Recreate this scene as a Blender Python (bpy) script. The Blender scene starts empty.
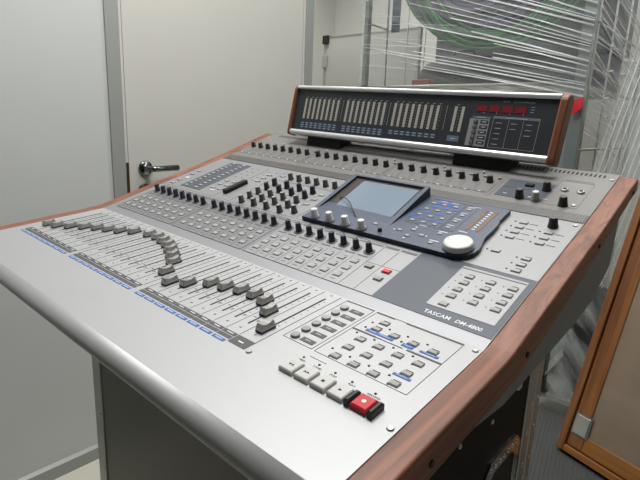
import bpy, math, random
from mathutils import Matrix, Vector
random.seed(4)
scn = bpy.context.scene
COL = scn.collection
FZ = 1.037            # height of the console's hinge line above the floor

# ------------------------------------------------------------------ camera
cd = bpy.data.cameras.new('camera'); cam = bpy.data.objects.new('camera', cd); COL.objects.link(cam)
cd.sensor_width = 36.0; cd.lens = 28.2213; cd.clip_start = 0.02; cd.clip_end = 60
RW = ((0.7481078, 0.6626119, 0.0357813), (0.1762015, -0.1463719, -0.9734106), (-0.6397561, 0.7345208, -0.2262552))
m = Matrix(((RW[0][0], -RW[1][0], -RW[2][0], 0), (RW[0][1], -RW[1][1], -RW[2][1], 0), (RW[0][2], -RW[1][2], -RW[2][2], 0), (0, 0, 0, 1)))
cam.matrix_world = Matrix.Translation((0.9926, -0.48364, 0.19091 + FZ)) @ m
scn.camera = cam
# ------------------------------------------------------------------ world, exposure, lamps
w = bpy.data.worlds.new('world'); scn.world = w; w.use_nodes = True
w.node_tree.nodes['Background'].inputs[0].default_value = (0.80, 0.88, 1.0, 1)
w.node_tree.nodes['Background'].inputs[1].default_value = 0.0
scn.view_settings.view_transform = 'Standard'; scn.view_settings.look = 'None'
scn.view_settings.exposure = 0.0; scn.view_settings.gamma = 1.0
LAMPS = [(0.30, 0.22, 32), (0.35, 1.45, 6), (-1.35, 2.2, 18), (1.2, 2.7, 12)]  # third lamp is added to brighten the recess and back wall
CEIL = 2.75
for i, (x, y, p) in enumerate(LAMPS):
    ld = bpy.data.lights.new('ceiling_lamp_light', 'AREA'); ld.shape = 'RECTANGLE'; ld.size = 1.15; ld.size_y = 0.55
    ld.energy = p; ld.color = (1.0, 0.995, 0.97)
    lo = bpy.data.objects.new('ceiling_lamp_light', ld); COL.objects.link(lo); lo.location = (x, y, CEIL - 0.07)

# ------------------------------------------------------------------ helpers
def s2l(c):
    return tuple(((v / 255) / 12.92 if v / 255 <= 0.04045 else ((v / 255 + 0.055) / 1.055) ** 2.4) for v in c) + (1,)
def mat(name, col, rough=0.5, metal=0.0, spec=0.5, bump=0.0, bscale=200, emis=0, vary=0.0, vscale=(6, 6, 6), coat=0):
    m = bpy.data.materials.new(name); m.use_nodes = True; nt = m.node_tree; b = nt.nodes['Principled BSDF']
    b.inputs['Base Color'].default_value = s2l(col); b.inputs['Roughness'].default_value = rough
    b.inputs['Metallic'].default_value = metal; b.inputs['Specular IOR Level'].default_value = spec
    if coat: b.inputs['Coat Weight'].default_value = coat; b.inputs['Coat Roughness'].default_value = 0.2
    if emis:
        b.inputs['Emission Color'].default_value = s2l(col); b.inputs['Emission Strength'].default_value = emis
    tc = nt.nodes.new('ShaderNodeTexCoord')
    if bump:
        n = nt.nodes.new('ShaderNodeTexNoise'); n.inputs['Scale'].default_value = bscale
        bp = nt.nodes.new('ShaderNodeBump'); bp.inputs['Strength'].default_value = bump; bp.inputs['Distance'].default_value = 0.001
        nt.links.new(tc.outputs['Object'], n.inputs['Vector']); nt.links.new(n.outputs['Fac'], bp.inputs['Height'])
        nt.links.new(bp.outputs['Normal'], b.inputs['Normal'])
    if vary:
        mp = nt.nodes.new('ShaderNodeMapping'); mp.inputs['Scale'].default_value = vscale
        n2 = nt.nodes.new('ShaderNodeTexNoise'); n2.inputs['Scale'].default_value = 1.0; n2.inputs['Detail'].default_value = 6
        r = nt.nodes.new('ShaderNodeMapRange'); r.inputs[1].default_value = 0.3; r.inputs[2].default_value = 0.7
        r.inputs[3].default_value = 1 - vary; r.inputs[4].default_value = 1 + vary
        mx = nt.nodes.new('ShaderNodeVectorMath'); mx.operation = 'SCALE'; mx.inputs[0].default_value = s2l(col)[:3]
        nt.links.new(tc.outputs['Object'], mp.inputs['Vector']); nt.links.new(mp.outputs[0], n2.inputs['Vector'])
        nt.links.new(n2.outputs['Fac'], r.inputs[0]); nt.links.new(r.outputs[0], mx.inputs['Scale']); nt.links.new(mx.outputs[0], b.inputs['Base Color'])
    return m
def wood(name, c1, c2, c3, axis=1, rough=0.45, scale=1.0, coat=0.25):
    m = bpy.data.materials.new(name); m.use_nodes = True; nt = m.node_tree; b = nt.nodes['Principled BSDF']
    tc = nt.nodes.new('ShaderNodeTexCoord'); mp = nt.nodes.new('ShaderNodeMapping')
    sc = [70 * scale] * 3; sc[axis] = 3.2 * scale; mp.inputs['Scale'].default_value = sc
    n = nt.nodes.new('ShaderNodeTexNoise'); n.inputs['Scale'].default_value = 1; n.inputs['Detail'].default_value = 8; n.inputs['Distortion'].default_value = 1.2
    mp2 = nt.nodes.new('ShaderNodeMapping'); sc2 = [400 * scale] * 3; sc2[axis] = 14 * scale; mp2.inputs['Scale'].default_value = sc2
    n2 = nt.nodes.new('ShaderNodeTexNoise'); n2.inputs['Scale'].default_value = 1; n2.inputs['Detail'].default_value = 3
    r = nt.nodes.new('ShaderNodeValToRGB'); r.color_ramp.elements[0].position = 0.3; r.color_ramp.elements[0].color = s2l(c1)
    r.color_ramp.elements[1].position = 0.7; r.color_ramp.elements[1].color = s2l(c3); e = r.color_ramp.elements.new(0.5); e.color = s2l(c2)
    mx = nt.nodes.new('ShaderNodeMix'); mx.data_type = 'RGBA'; mx.blend_type = 'MULTIPLY'; mx.inputs[0].default_value = 0.35
    L = nt.links.new
    L(tc.outputs['Object'], mp.inputs[0]); L(tc.outputs['Object'], mp2.inputs[0]); L(mp.outputs[0], n.inputs[0]); L(mp2.outputs[0], n2.inputs[0])
    L(n.outputs['Fac'], r.inputs[0]); L(r.outputs[0], mx.inputs[6]); L(n2.outputs['Fac'], mx.inputs[7]); L(mx.outputs[2], b.inputs['Base Color'])
    b.inputs['Roughness'].default_value = rough; b.inputs['Coat Weight'].default_value = coat; b.inputs['Coat Roughness'].default_value = 0.35
    return m
def film(name, lo, hi, scale, col=(215, 220, 220), rough=0.18, rot=(0, 0, 0)):
    m = bpy.data.materials.new(name); m.use_nodes = True; nt = m.node_tree; b = nt.nodes['Principled BSDF']; L = nt.links.new
    tc = nt.nodes.new('ShaderNodeTexCoord'); mp = nt.nodes.new('ShaderNodeMapping'); mp.inputs['Scale'].default_value = scale
    rt = nt.nodes.new('ShaderNodeMapping'); rt.inputs['Rotation'].default_value = rot
    n = nt.nodes.new('ShaderNodeTexNoise'); n.inputs['Scale'].default_value = 1; n.inputs['Detail'].default_value = 5; n.inputs['Distortion'].default_value = 0.4
    r = nt.nodes.new('ShaderNodeMapRange'); r.inputs[1].default_value = 0.42; r.inputs[2].default_value = 0.72; r.inputs[3].default_value = lo; r.inputs[4].default_value = hi
    bp = nt.nodes.new('ShaderNodeBump'); bp.inputs['Strength'].default_value = 0.6; bp.inputs['Distance'].default_value = 0.01
    L(tc.outputs['Object'], rt.inputs[0]); L(rt.outputs[0], mp.inputs[0]); L(mp.outputs[0], n.inputs[0]); L(n.outputs['Fac'], r.inputs[0]); L(r.outputs[0], b.inputs['Alpha'])
    L(n.outputs['Fac'], bp.inputs['Height']); L(bp.outputs[0], b.inputs['Normal'])
    b.inputs['Base Color'].default_value = s2l(col); b.inputs['Roughness'].default_value = rough
    return m

def boxes(name, mt, parent, lst, L=None, bevel=0, c=0.0, **tags):
    for q in lst: MB().box(*q, c=c).build(name, mt, parent, L, bevel, **tags)
class MB:
    def __init__(s): s.v = []; s.f = []; s.sm = []
    def add(s, vs, fs, smooth=False, M=None):
        o = len(s.v)
        s.v += [tuple(M @ Vector(p)) if M is not None else tuple(p) for p in vs]
        s.f += [tuple(o + i for i in f) for f in fs]; s.sm += [smooth] * len(fs); return s
    def box(s, x0, x1, y0, y1, z0, z1, M=None, c=0.0):
        if c <= 0:
            vs = [(x0, y0, z0), (x1, y0, z0), (x1, y1, z0), (x0, y1, z0), (x0, y0, z1), (x1, y0, z1), (x1, y1, z1), (x0, y1, z1)]
            return s.add(vs, [(3, 2, 1, 0), (4, 5, 6, 7), (0, 1, 5, 4), (1, 2, 6, 5), (2, 3, 7, 6), (3, 0, 4, 7)], M=M)
        # chamfered top edge
        vs = [(x0, y0, z0), (x1, y0, z0), (x1, y1, z0), (x0, y1, z0), (x0, y0, z1 - c), (x1, y0, z1 - c), (x1, y1, z1 - c), (x0, y1, z1 - c),
              (x0 + c, y0 + c, z1), (x1 - c, y0 + c, z1), (x1 - c, y1 - c, z1), (x0 + c, y1 - c, z1)]
        fs = [(3, 2, 1, 0), (8, 9, 10, 11)]
        for i in range(4):
            j = (i + 1) % 4; fs += [(i, j, 4 + j, 4 + i), (4 + i, 4 + j, 8 + j, 8 + i)]
        return s.add(vs, fs, M=M)
    def prism(s, prof, x0, x1, M=None, smooth=False):   # prof: (y,z) list, counter-clockwise seen from +x
        n = len(prof); vs = [(x0, y, z) for y, z in prof] + [(x1, y, z) for y, z in prof]
        fs = [tuple(reversed(range(n))), tuple(range(n, 2 * n))] + [(i, (i + 1) % n, n + (i + 1) % n, n + i) for i in range(n)]
        return s.add(vs, fs, smooth, M)
    def poly(s, pts, z0, z1, M=None):                    # pts: (x,y) ccw, extruded z0..z1
        n = len(pts); vs = [(x, y, z0) for x, y in pts] + [(x, y, z1) for x, y in pts]
        return s.add(vs, [tuple(reversed(range(n))), tuple(range(n, 2 * n))] + [(i, (i + 1) % n, n + (i + 1) % n, n + i) for i in range(n)], M=M)
    def lathe(s, prof, c=(0, 0, 0), n=20, M=None, smooth=True):   # prof: (r,z)
        vs = []; fs = []
        for r, z in prof:
            for i in range(n):
                a = 2 * math.pi * i / n; vs.append((c[0] + r * math.cos(a), c[1] + r * math.sin(a), c[2] + z))
        for k in range(len(prof) - 1):
            for i in range(n):
                j = (i + 1) % n; fs.append((k * n + i, k * n + j, (k + 1) * n + j, (k + 1) * n + i))
        s.add(vs, fs, smooth, M)
        s.add(vs[:n], [tuple(reversed(range(n)))], False, M); s.add(vs[-n:], [tuple(range(n))], False, M)
        return s
    def tube(s, pts, r, n=8, M=None, flat=1.0):
        pts = [Vector(p) for p in pts]; vs = []; fs = []; up0 = Vector((0.13, 0.2, 0.97)).normalized()
        for i, p in enumerate(pts):
            d = (pts[min(i + 1, len(pts) - 1)] - pts[max(i - 1, 0)]).normalized()
            u = d.cross(up0); u = u.normalized() if u.length > 1e-4 else Vector((1, 0, 0)); v = d.cross(u).normalized()
            for k in range(n):
                a = 2 * math.pi * k / n; vs.append(p + u * (r * flat * math.cos(a)) + v * (r * math.sin(a)))
        for i in range(len(pts) - 1):
            for k in range(n):
                j = (k + 1) % n; fs.append((i * n + k, i * n + j, (i + 1) * n + j, (i + 1) * n + k))
        fs += [tuple(reversed(range(n))), tuple(range((len(pts) - 1) * n, len(pts) * n))]
        return s.add(vs, fs, True, M)
    def line(s, a, b, wd, z=0.0004, M=None):             # printed line on a panel
        a = Vector(a); b = Vector(b); d = (b - a).normalized(); p = Vector((-d.y, d.x)) * wd / 2
        q = [a - p, b - p, b + p, a + p]
        return s.poly([(v.x, v.y) for v in q], 0.0, z, M)
    def mesh(s, name, mt):
        me = bpy.data.meshes.new(name); me.from_pydata(s.v, [], s.f); me.update()
        for p, b in zip(me.polygons, s.sm): p.use_smooth = b
        if mt: me.materials.append(mt)
        return me
    def build(s, name, mt, parent=None, L=None, bevel=0, **tags):
        return link(name, s.mesh(name, mt), parent, L, bevel, **tags)
def link(name, me, parent=None, L=None, bevel=0, **tags):
    o = bpy.data.objects.new(name, me); COL.objects.link(o)
    if parent is not None: o.parent = parent
    if L is not None: o.matrix_local = L
    if bevel:
        b = o.modifiers.new('bevel', 'BEVEL'); b.width = bevel; b.segments = 3; b.limit_method = 'ANGLE'; b.angle_limit = math.radians(35)
    for k, v in tags.items(): o[k] = v
    return o
def thing(name, label, category, L=None, group=None):
    o = bpy.data.objects.new(name, None); COL.objects.link(o); o.empty_display_size = 0.05
    if L is not None: o.matrix_world = L
    o['label'] = label; o['category'] = category
    if group: o['group'] = group
    return o
def rep(name, me, parent, L, spots, **tags):             # repeats of one part, sharing mesh data
    out = []
    for p in spots:
        out.append(link(name, me, parent, L @ Matrix.Translation((p[0], p[1], p[2] if len(p) > 2 else 0)), **tags))
    return out
def text(s, size, mt, parent, L, name='lettering', sx=1.0, bold=0.0, italic=0.0, align='LEFT', spacing=1.0):
    cu = bpy.data.curves.new(name, 'FONT'); cu.body = s; cu.size = size; cu.extrude = 0.0001; cu.align_x = align; cu.offset = bold; cu.shear = italic; cu.space_character = spacing
    cu.resolution_u = 2
    t = bpy.data.objects.new('tmp', cu); COL.objects.link(t); dg = bpy.context.evaluated_depsgraph_get()
    me = bpy.data.meshes.new_from_object(t.evaluated_get(dg)); bpy.data.objects.remove(t); me.materials.append(mt)
    me.transform(Matrix.Diagonal((sx, 1, 1, 1)))
    return link(name, me, parent, L)
T = Matrix.Translation
def RX(a): return Matrix.Rotation(a, 4, 'X')
def RY(a): return Matrix.Rotation(a, 4, 'Y')
def RZ(a): return Matrix.Rotation(a, 4, 'Z')
I4 = Matrix.Identity(4)

# ------------------------------------------------------------------ materials
M = {}
M['wall'] = mat('painted_wall', (198, 198, 193), 0.6, bump=0.05, bscale=60, vary=0.012)
M['wall_cool'] = mat('coated_wall_panel', (196, 199, 199), 0.42, bump=0.03, bscale=30, vary=0.012)
M['wall_dim'] = mat('low_bounce_grey_wall', (100, 100, 100), 0.7)  # unseen walls kept dark to cut bounced light on the console lip
M['door'] = mat('door_paint', (196, 195, 190), 0.45, vary=0.01)
M['alu'] = mat('grey_aluminium_profile', (158, 160, 159), 0.45, 0.2)
M['alu2'] = mat('raw_aluminium', (170, 170, 168), 0.38, 0.75, vary=0.06, vscale=(30, 30, 4))
M['floor'] = mat('cream_vinyl_floor', (215, 214, 200), 0.35, vary=0.03, vscale=(3, 3, 3))
M['ceil'] = mat('ceiling_paint', (225, 225, 222), 0.8)
M['deck'] = mat('silver_paint', (175, 176, 178), 0.52, 0.45, bump=0.02, bscale=3000)
M['deck2'] = mat('grey_silver_paint', (150, 151, 155), 0.5, 0.6, bump=0.02, bscale=3000)
M['deck3'] = mat('warm_grey_paint', (126, 124, 123), 0.5, 0.45)
M['light'] = mat('light_grey_print', (148, 149, 151), 0.5, 0.55)
M['silver'] = mat('silver_rail_metal', (225, 225, 226), 0.3, 0.6)
M['chan'] = mat('channel_grey_dim_sheen', (134, 135, 137), 0.5, 0.55)  # plate grey darkened for the duller reflection on the left banks
M['slate'] = mat('slate_print', (74, 80, 90), 0.45, 0.1)
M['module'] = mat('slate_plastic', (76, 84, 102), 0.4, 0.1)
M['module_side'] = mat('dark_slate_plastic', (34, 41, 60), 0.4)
M['ink'] = mat('dark_ink', (80, 80, 82), 0.6)
M['inkl'] = mat('grey_ink', (98, 98, 100), 0.6)
M['inkblue'] = mat('blue_ink', (45, 95, 175), 0.5)
M['inkpale'] = mat('pale_blue_ink', (168, 184, 206), 0.5)
M['inkw'] = mat('white_ink', (225, 228, 232), 0.5)
M['black'] = mat('black_plastic', (22, 22, 24), 0.4)
M['blackm'] = mat('matt_black', (12, 12, 12), 0.7)
M['navy'] = mat('navy_knob_plastic', (50, 53, 66), 0.45)
M['char'] = mat('charcoal_knob_plastic', (48, 48, 50), 0.5)
M['greyk'] = mat('grey_knob_plastic', (92, 91, 92), 0.5)
M['whitek'] = mat('white_knob_plastic', (205, 205, 206), 0.4)
M['btn'] = mat('grey_button_plastic', (160, 160, 160), 0.35)
M['btnd'] = mat('dim_button_plastic', (150, 150, 149), 0.35)
M['btnb'] = mat('button_shade', (84, 84, 86), 0.6)
M['btnw'] = mat('white_button_plastic', (196, 195, 194), 0.35)
M['red'] = mat('red_button_plastic', (190, 30, 45), 0.35)
M['redl'] = mat('lit_red_button', (235, 60, 60), 0.35)
M['cap'] = mat('silver_fader_plastic', (176, 174, 172), 0.35, 0.6)
M['cap_side'] = mat('fader_skirt_plastic', (58, 56, 56), 0.4, 0.2)
M['chrome'] = mat('chrome', (200, 200, 200), 0.12, 1.0)
M['steel'] = mat('satin_steel', (190, 190, 188), 0.35, 0.9)
M['lcd'] = mat('unlit_lcd', (128, 142, 158), 0.12, vary=0.03, vscale=(8, 8, 8), coat=0.5)
M['bezel'] = mat('dark_bezel', (66, 60, 58), 0.3)
M['amber'] = mat('amber_led_window', (132, 88, 46), 0.4)
M['redw'] = mat('red_display_window', (116, 30, 36), 0.3)
M['bridge'] = mat('anthracite_face', (36, 39, 45), 0.45)
M['meter'] = mat('pale_meter_strip', (158, 155, 147), 0.45)
M['bluek'] = mat('blue_grey_print', (88, 102, 120), 0.5)
M['wood'] = wood('red_brown_hardwood', (96, 52, 34), (138, 82, 56), (162, 100, 72), axis=1, coat=0.1)
M['woodo'] = wood('orange_brown_oak', (108, 62, 26), (138, 84, 38), (156, 100, 50), axis=2, scale=0.7)
M['woodx'] = wood('oak_lit_golden', (136, 84, 34), (160, 104, 46), (176, 120, 60), axis=0, scale=0.7)  # same oak as the stiles, lightened for the light on the rails
M['casefront'] = mat('dark_laminate', (86, 84, 77), 0.38, 0.1, vary=0.05)
M['caseblack'] = mat('black_laminate', (9, 8, 8), 0.6, spec=0.2)
M['chassis'] = mat('blue_grey_steel', (122, 130, 136), 0.5, 0.2)
M['mat'] = mat('ribbed_rubber', (78, 80, 80), 0.5)
M['cage'] = mat('galvanised_steel', (120, 128, 128), 0.4, 0.5)
M['cagel'] = mat('zinc_wire', (172, 174, 168), 0.4, 0.5)
M['board'] = mat('grey_white_board', (172, 172, 168), 0.4)
M['dullred'] = mat('dull_red_plastic', (140, 60, 56), 0.5)
M['dchrome'] = mat('dark_chrome', (120, 122, 126), 0.18, 1.0)
M['purple'] = mat('purple_cable_jacket', (86, 80, 108), 0.45)
M['green'] = mat('green_cable_jacket', (44, 112, 58), 0.4)
M['cloth'] = mat('black_bag_fabric', (34, 34, 38), 0.7)
M['bin'] = mat('dark_grey_plastic_bin', (84, 86, 94), 0.6)
M['tape'] = mat('red_tape', (180, 24, 38), 0.35)
M['cork'] = mat('brown_hardboard', (134, 118, 102), 0.6, bump=0.2, bscale=90, vary=0.12, vscale=(9, 9, 9))
M['diffuser'] = mat('lamp_diffuser', (255, 253, 246), 0.5, emis=3.0)
M['brass'] = mat('aged_brass', (84, 74, 50), 0.4, 0.7)
M['film'] = film('stretch_film', 0.14, 0.36, (1.5, 3, 26), rot=(0, math.radians(-14), 0))
M['film_side'] = film('stretch_film_side', 0.15, 0.6, (3, 2.2, 22), rot=(math.radians(12), 0, 0))
M['film_v'] = film('stretch_film_upright_folds', 0.18, 0.62, (24, 3, 1.6))
M['film_low'] = film('stretch_film_low', 0.02, 0.5, (16, 3, 3.5), rot=(0, math.radians(38), 0))
M['fold'] = film('film_fold_highlight', 0.45, 1.0, (6, 6, 6), col=(240, 243, 245), rough=0.12)  # folds whitened so their colour carries the bright highlights

# ------------------------------------------------------------------ room (the setting)
def struct(name, mb, mt, parent=None, **k):
    o = mb.build(name, mt, parent, **k)
    if parent is None: o['kind'] = 'structure'
    return o
LX = -0.667
struct('floor', MB().box(-2.4, 3.6, -3.2, 3.5, -0.1, 0), M['floor'])
struct('ceiling', MB().box(-2.4, 3.6, -3.2, 3.5, CEIL, CEIL + 0.1), M['ceil'])
struct('wall_left', MB().box(LX - 0.1, LX, -3.2, 0.335, 0, CEIL), M['wall_cool'])
struct('wall_left_over_door', MB().box(LX - 0.1, LX, 0.381, 1.266, 2.1, CEIL), M['wall'])
struct('wall_return', MB().box(-2.3, LX - 0.1, 1.215, 1.315, 0, CEIL), M['wall'])
struct('wall_far_left', MB().box(-2.4, -2.3, 1.2, 3.5, 0, CEIL), M['wall'])
struct('wall_back', MB().box(-2.3, 3.6, 3.4, 3.5, 0, CEIL), M['wall'])
struct('wall_right', MB().box(3.5, 3.6, -3.2, 3.4, 0, CEIL), M['wall_dim'])
struct('wall_front', MB().box(LX, 3.5, -3.2, -3.1, 0, CEIL), M['wall_dim'])
b = MB().prism([(LX * 0, 0)] * 0 or [(0, 0)], 0, 0) if False else MB()
b.add([(LX, -3.1, 0), (LX + 0.014, -3.1, 0), (LX + 0.014, -3.1, 0.046), (LX, -3.1, 0.054), (LX, 0.335, 0), (LX + 0.014, 0.335, 0), (LX + 0.014, 0.335, 0.046), (LX, 0.335, 0.054)],
      [(0, 1, 2, 3), (7, 6, 5, 4), (1, 0, 4, 5), (2, 1, 5, 6), (3, 2, 6, 7), (0, 3, 7, 4)])
struct('baseboard_left', b, M['alu'])
t = struct('trim_1', MB().box(LX - 0.1, LX + 0.008, 0.335, 0.381, 0, CEIL, c=0), M['alu'])
struct('trim_2', MB().box(LX - 0.1, LX + 0.008, 1.266, 1.315, 0, CEIL), M['alu'])
# door with its frame, leaf, lever handle, keyhole
d = MB().box(LX - 0.06, LX + 0.002, 0.381, 0.3925, 0, 2.1).box(LX - 0.06, LX + 0.002, 1.256, 1.266, 0, 2.1).box(LX - 0.06, LX + 0.002, 0.3925, 1.256, 2.09, 2.1)
door = struct('door_1', MB().box(LX - 0.045, LX - 0.002, 0.3965, 1.254, 0.006, 2.088), M['door'])
d.build('door_frame', M['door'], door)
MB().box(LX - 0.05, LX - 0.0015, 0.3925, 0.3965, 0.9, 1.067).build('strike_plate', M['brass'], door)
MB().box(LX - 0.0015, LX + 0.0035, 0.384, 0.3945, 0.88, 1.072).build('latch_plate', M['brass'], door)
HL = T((LX, 0.457, FZ + 0.013)) @ RY(math.pi / 2)
h = MB().lathe([(0.026, 0), (0.026, 0.006), (0.023, 0.009), (0.012, 0.010), (0.0095, 0.014), (0.0095, 0.045), (0.006, 0.052)], n=28, M=HL)
hd = h.build('door_handle', M['dchrome'], door)
MB().tube([(LX + 0.046, 0.452, FZ + 0.013), (LX + 0.047, 0.475, FZ + 0.013), (LX + 0.046, 0.562, FZ + 0.0145)], 0.0105, 14).build('lever', M['dchrome'], hd)
MB().lathe([(0.026, 0), (0.026, 0.006), (0.023, 0.008)], n=28, M=T((LX, 0.452, FZ - 0.068)) @ RY(math.pi / 2)).build('keyhole_plate', M['black'], door)
# ceiling lamps
for i, (x, y, p) in enumerate(LAMPS):
    lab = ['ceiling light panel above the front of the mixing console', 'ceiling light panel above the meter bridge, before the trolley',
           'added ceiling light panel brightening the recess around the display board', 'ceiling light panel above the wrapped pallet'][i]
    o = thing('ceiling_light', lab, 'ceiling light', T((x, y, CEIL)), 'ceiling light panels')
    MB().box(-0.6, 0.6, -0.3, 0.3, -0.04, 0, c=0.0).build('housing', M['ceil'], o)
    MB().box(-0.575, 0.575, -0.275, 0.275, -0.046, -0.0405).build('diffuser', M['diffuser'], o)

# ------------------------------------------------------------------ mixing console
MC = ((0.9991096, 0.0048273, 0.0419137), (-0.0, 0.993433, -0.1144156), (-0.0421907, 0.1143137, 0.9925484))
CW = T((0, 0, FZ)) @ Matrix([list(r) + [0] for r in MC] + [[0, 0, 0, 1]])
con = thing('mixing_console', 'silver digital mixing console with reddish wooden side cheeks, standing on the flight case', 'mixing console', CW)
A2, A3, S3 = 0.1860535, 0.2281593, 0.323872
F1 = I4.copy(); F2 = RX(A2)
y3, z3 = S3 * math.cos(A2), S3 * math.sin(A2)
F3 = T((0, y3, z3)) @ RX(A3)
XL, XR = -0.0357, 0.8060
D3 = 0.186
def p3(s, h): v = F3 @ Vector((0, s, h)); return (v.y, v.z)
def p2(s, h): v = F2 @ Vector((0, s, h)); return (v.y, v.z)
# front deck with its rounded lip
lip = [(0, -0.040), (-0.244, -0.040), (-0.2655, -0.017)]
for i in range(9):
    a = math.radians(195 - i * 105 / 8); lip.append((-0.250 + 0.018 * math.cos(a), -0.0125 + 0.0125 * math.sin(a)))
lip += [(0, 0)]
o = MB().prism(list(reversed(lip)), XL, XR).build('front_deck', M['deck'], con)
for p in o.data.polygons:
    p.use_smooth = len(p.vertices) == 4 and p.normal.y < -0.05
# middle and rear panel
mid = [(0, 0), (0, -0.04), (y3, z3 - 0.04), (y3, z3)]
MB().prism(mid, XL, XR).build('middle_panel', M['deck2'], con)
rear = [(y3, z3), (y3, z3 - 0.04), p3(D3, -0.04), p3(D3, 0)]
MB().prism(rear, XL, XR).build('rear_panel', M['deck3'], con)
ch = [(-0.19, -0.041), (0.02, -0.115), (0.10, -0.132), (0.40, -0.140), (0.50, -0.134), (0.595, -0.092), (0.595, 0.020), (p3(D3, -0.001)[0] + 0.001, p3(D3, -0.012)[1]), p3(D3, -0.041), (y3, z3 - 0.041), (0, -0.041)]
MB().prism(ch, 0.0, 0.800).build('chassis', M['chassis'], con, bevel=0.002)
side = [(-0.262, -0.010), (-0.256, 0.0005), (-0.01, 0.0005), (0.01, 0.0018), (y3, z3 + 0.0005), p3(D3 - 0.006, 0.0005), p3(D3, -0.006), p3(D3 - 0.002, -0.024),
        (0.457, 0.068), (0.384, 0.047), (0.291, 0.020), (0.084, -0.028), (0.04, -0.038), (-0.02, -0.040), (-0.256, -0.038), (-0.262, -0.028)]
for x0, x1, sd in ((XL - 0.028, XL, 0), (XR, XR + 0.028, 1)):
    o = MB().prism(list(reversed(side)), x0, x1).build('wooden_side_cheek', M['wood'], con, bevel=0.0025)
for y, z in ((-0.155, -0.022), (0.05, -0.018), (0.30, 0.038), (0.47, 0.082)):
    MB().lathe([(0.0035, 0), (0.0035, 0.0012)], n=12, M=T((XR + 0.0282, y, z)) @ RY(math.pi / 2)).build('side_screw', M['blackm'], con)

CH = [0.0, 0.024, 0.048, 0.072, 0.096, 0.12, 0.144, 0.168, 0.2034, 0.2274, 0.2514, 0.2754, 0.2994, 0.3234, 0.3474, 0.3714, 0.4067, 0.4307, 0.4547, 0.4787, 0.5027, 0.5267, 0.5507, 0.5747, 0.601]
FADS = [-0.123, -0.117, -0.103, -0.0875, -0.075, -0.066, -0.056, -0.042, -0.0325, -0.0305, -0.035, -0.041, -0.0515, -0.0635, -0.0775, -0.105, -0.1215, -0.1085, -0.088, -0.082, -0.075, -0.0725, -0.0765, -0.0925, -0.1215]
# --- fader field
me = MB().box(-0.0011, 0.0011, -0.1252, -0.0187, 0, 0.0004).mesh('fader_slot', M['blackm']); rep('fader_slot', me, con, F1, [(x, 0) for x in CH])
def cap_mesh():
    b = MB(); L = 0.0108; prof = [(-L, 0.0015), (-L, 0.0070), (-0.0088, 0.0108), (-0.0045, 0.0092), (0, 0.0084), (0.0045, 0.0092), (0.0088, 0.0108), (L, 0.0070), (L, 0.0015)]
    n = len(prof); xs = [(-0.0054, 0.0), (-0.0040, 1.0), (0.0040, 1.0), (0.0054, 0.0)]
    vs = []
    for x, t in xs:
        for y, z in prof:
            vs.append((x, y, z if t else min(z, 0.0015 + (z - 0.0015) * 0.45)))
    fs = []
    for k in range(3):
        for i in range(n - 1):
            fs.append((k * n + i, k * n + i + 1, (k + 1) * n + i + 1, (k + 1) * n + i)[::-1])
    b.add(vs, fs, False)
    b.add(vs[:n], [tuple(range(n))[::-1]]); b.add(vs[-n:], [tuple(range(n))])
    b.box(-0.0040, 0.0040, -0.0004, 0.0004, 0.0080, 0.0088)
    return b.mesh('fader', M['cap'])
fm = cap_mesh(); sk = MB().box(-0.0055, 0.0055, -0.0110, 0.0110, 0.0004, 0.0026).mesh('skirt', M['cap_side'])
for i, (x, s) in enumerate(zip(CH, FADS)):
    f = link('fader', fm, con, T((x, s, 0)))
    link('skirt', sk, f)
    if i == 24: f['label'] = 'rightmost fader, the master, near the front'
dot = MB().lathe([(0.0018, 0), (0.0018, 0.0006), (0.0012, 0.0010)], n=12).mesh('status_lamp', M['btnw'])
rep('status_lamp', dot, con, F1, [(x, -0.1362) for x in CH] + [(x, -0.0065) for x in CH])
ln = MB()
for i, x in enumerate(CH):
    xr = x + 0.012 if i < 24 else x + 0.0135
    if i in (7, 15, 23):
        ln.line((xr, -0.1475), (xr, -0.003), 0.0005)
        if i < 23: ln.line((x + 0.0235, -0.1475), (x + 0.0235, -0.003), 0.0005)
    elif i == 24: ln.line((xr, -0.165), (xr, -0.0035), 0.0007)
    else: ln.line((xr, -0.1475), (xr, -0.003), 0.00035)
    for k, s in enumerate((-0.027, -0.036, -0.046, -0.057, -0.069, -0.082, -0.095, -0.106, -0.116)):
        ln.line((x + 0.004, s), (x + 0.0065, s), 0.0004)
    ln.line((x + 0.0035, -0.1135), (x + 0.0075, -0.1135), 0.0011).line((x - 0.0075, -0.1095), (x - 0.0035, -0.1095), 0.0009)
ln.build('fader_scale_print', M['inkl'], con, F1)
da = MB(); db = MB(); bl = MB(); wp = MB(); pb = MB()
for i in range(24):
    x = CH[i]
    da.box(x - 0.0113, x + 0.0113, -0.1550, -0.1490, 0, 0.0004); db.box(x - 0.0113, x + 0.0113, -0.1622, -0.1565, 0, 0.0004)
    wp.box(x - 0.004, x + 0.006, -0.1527, -0.1515, 0, 0.0006)
    bl.box(x - 0.0100, x + 0.0100, -0.1700, -0.1650, 0, 0.0004); pb.box(x - 0.006, x + 0.006, -0.1684, -0.1666, 0, 0.0006)
da.box(0.5875, 0.6145, -0.1655, -0.149, 0, 0.0004); wp.box(0.597, 0.605, -0.1588, -0.157, 0, 0.0006)
da.build('channel_label_strip', M['ink'], con, F1); db.build('page_label_strip', M['ink'], con, F1); bl.build('blue_label_strip', M['inkblue'], con, F1)
wp.build('channel_numbers', M['inkw'], con, F1); pb.build('blue_label_print', M['inkpale'], con, F1)
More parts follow.
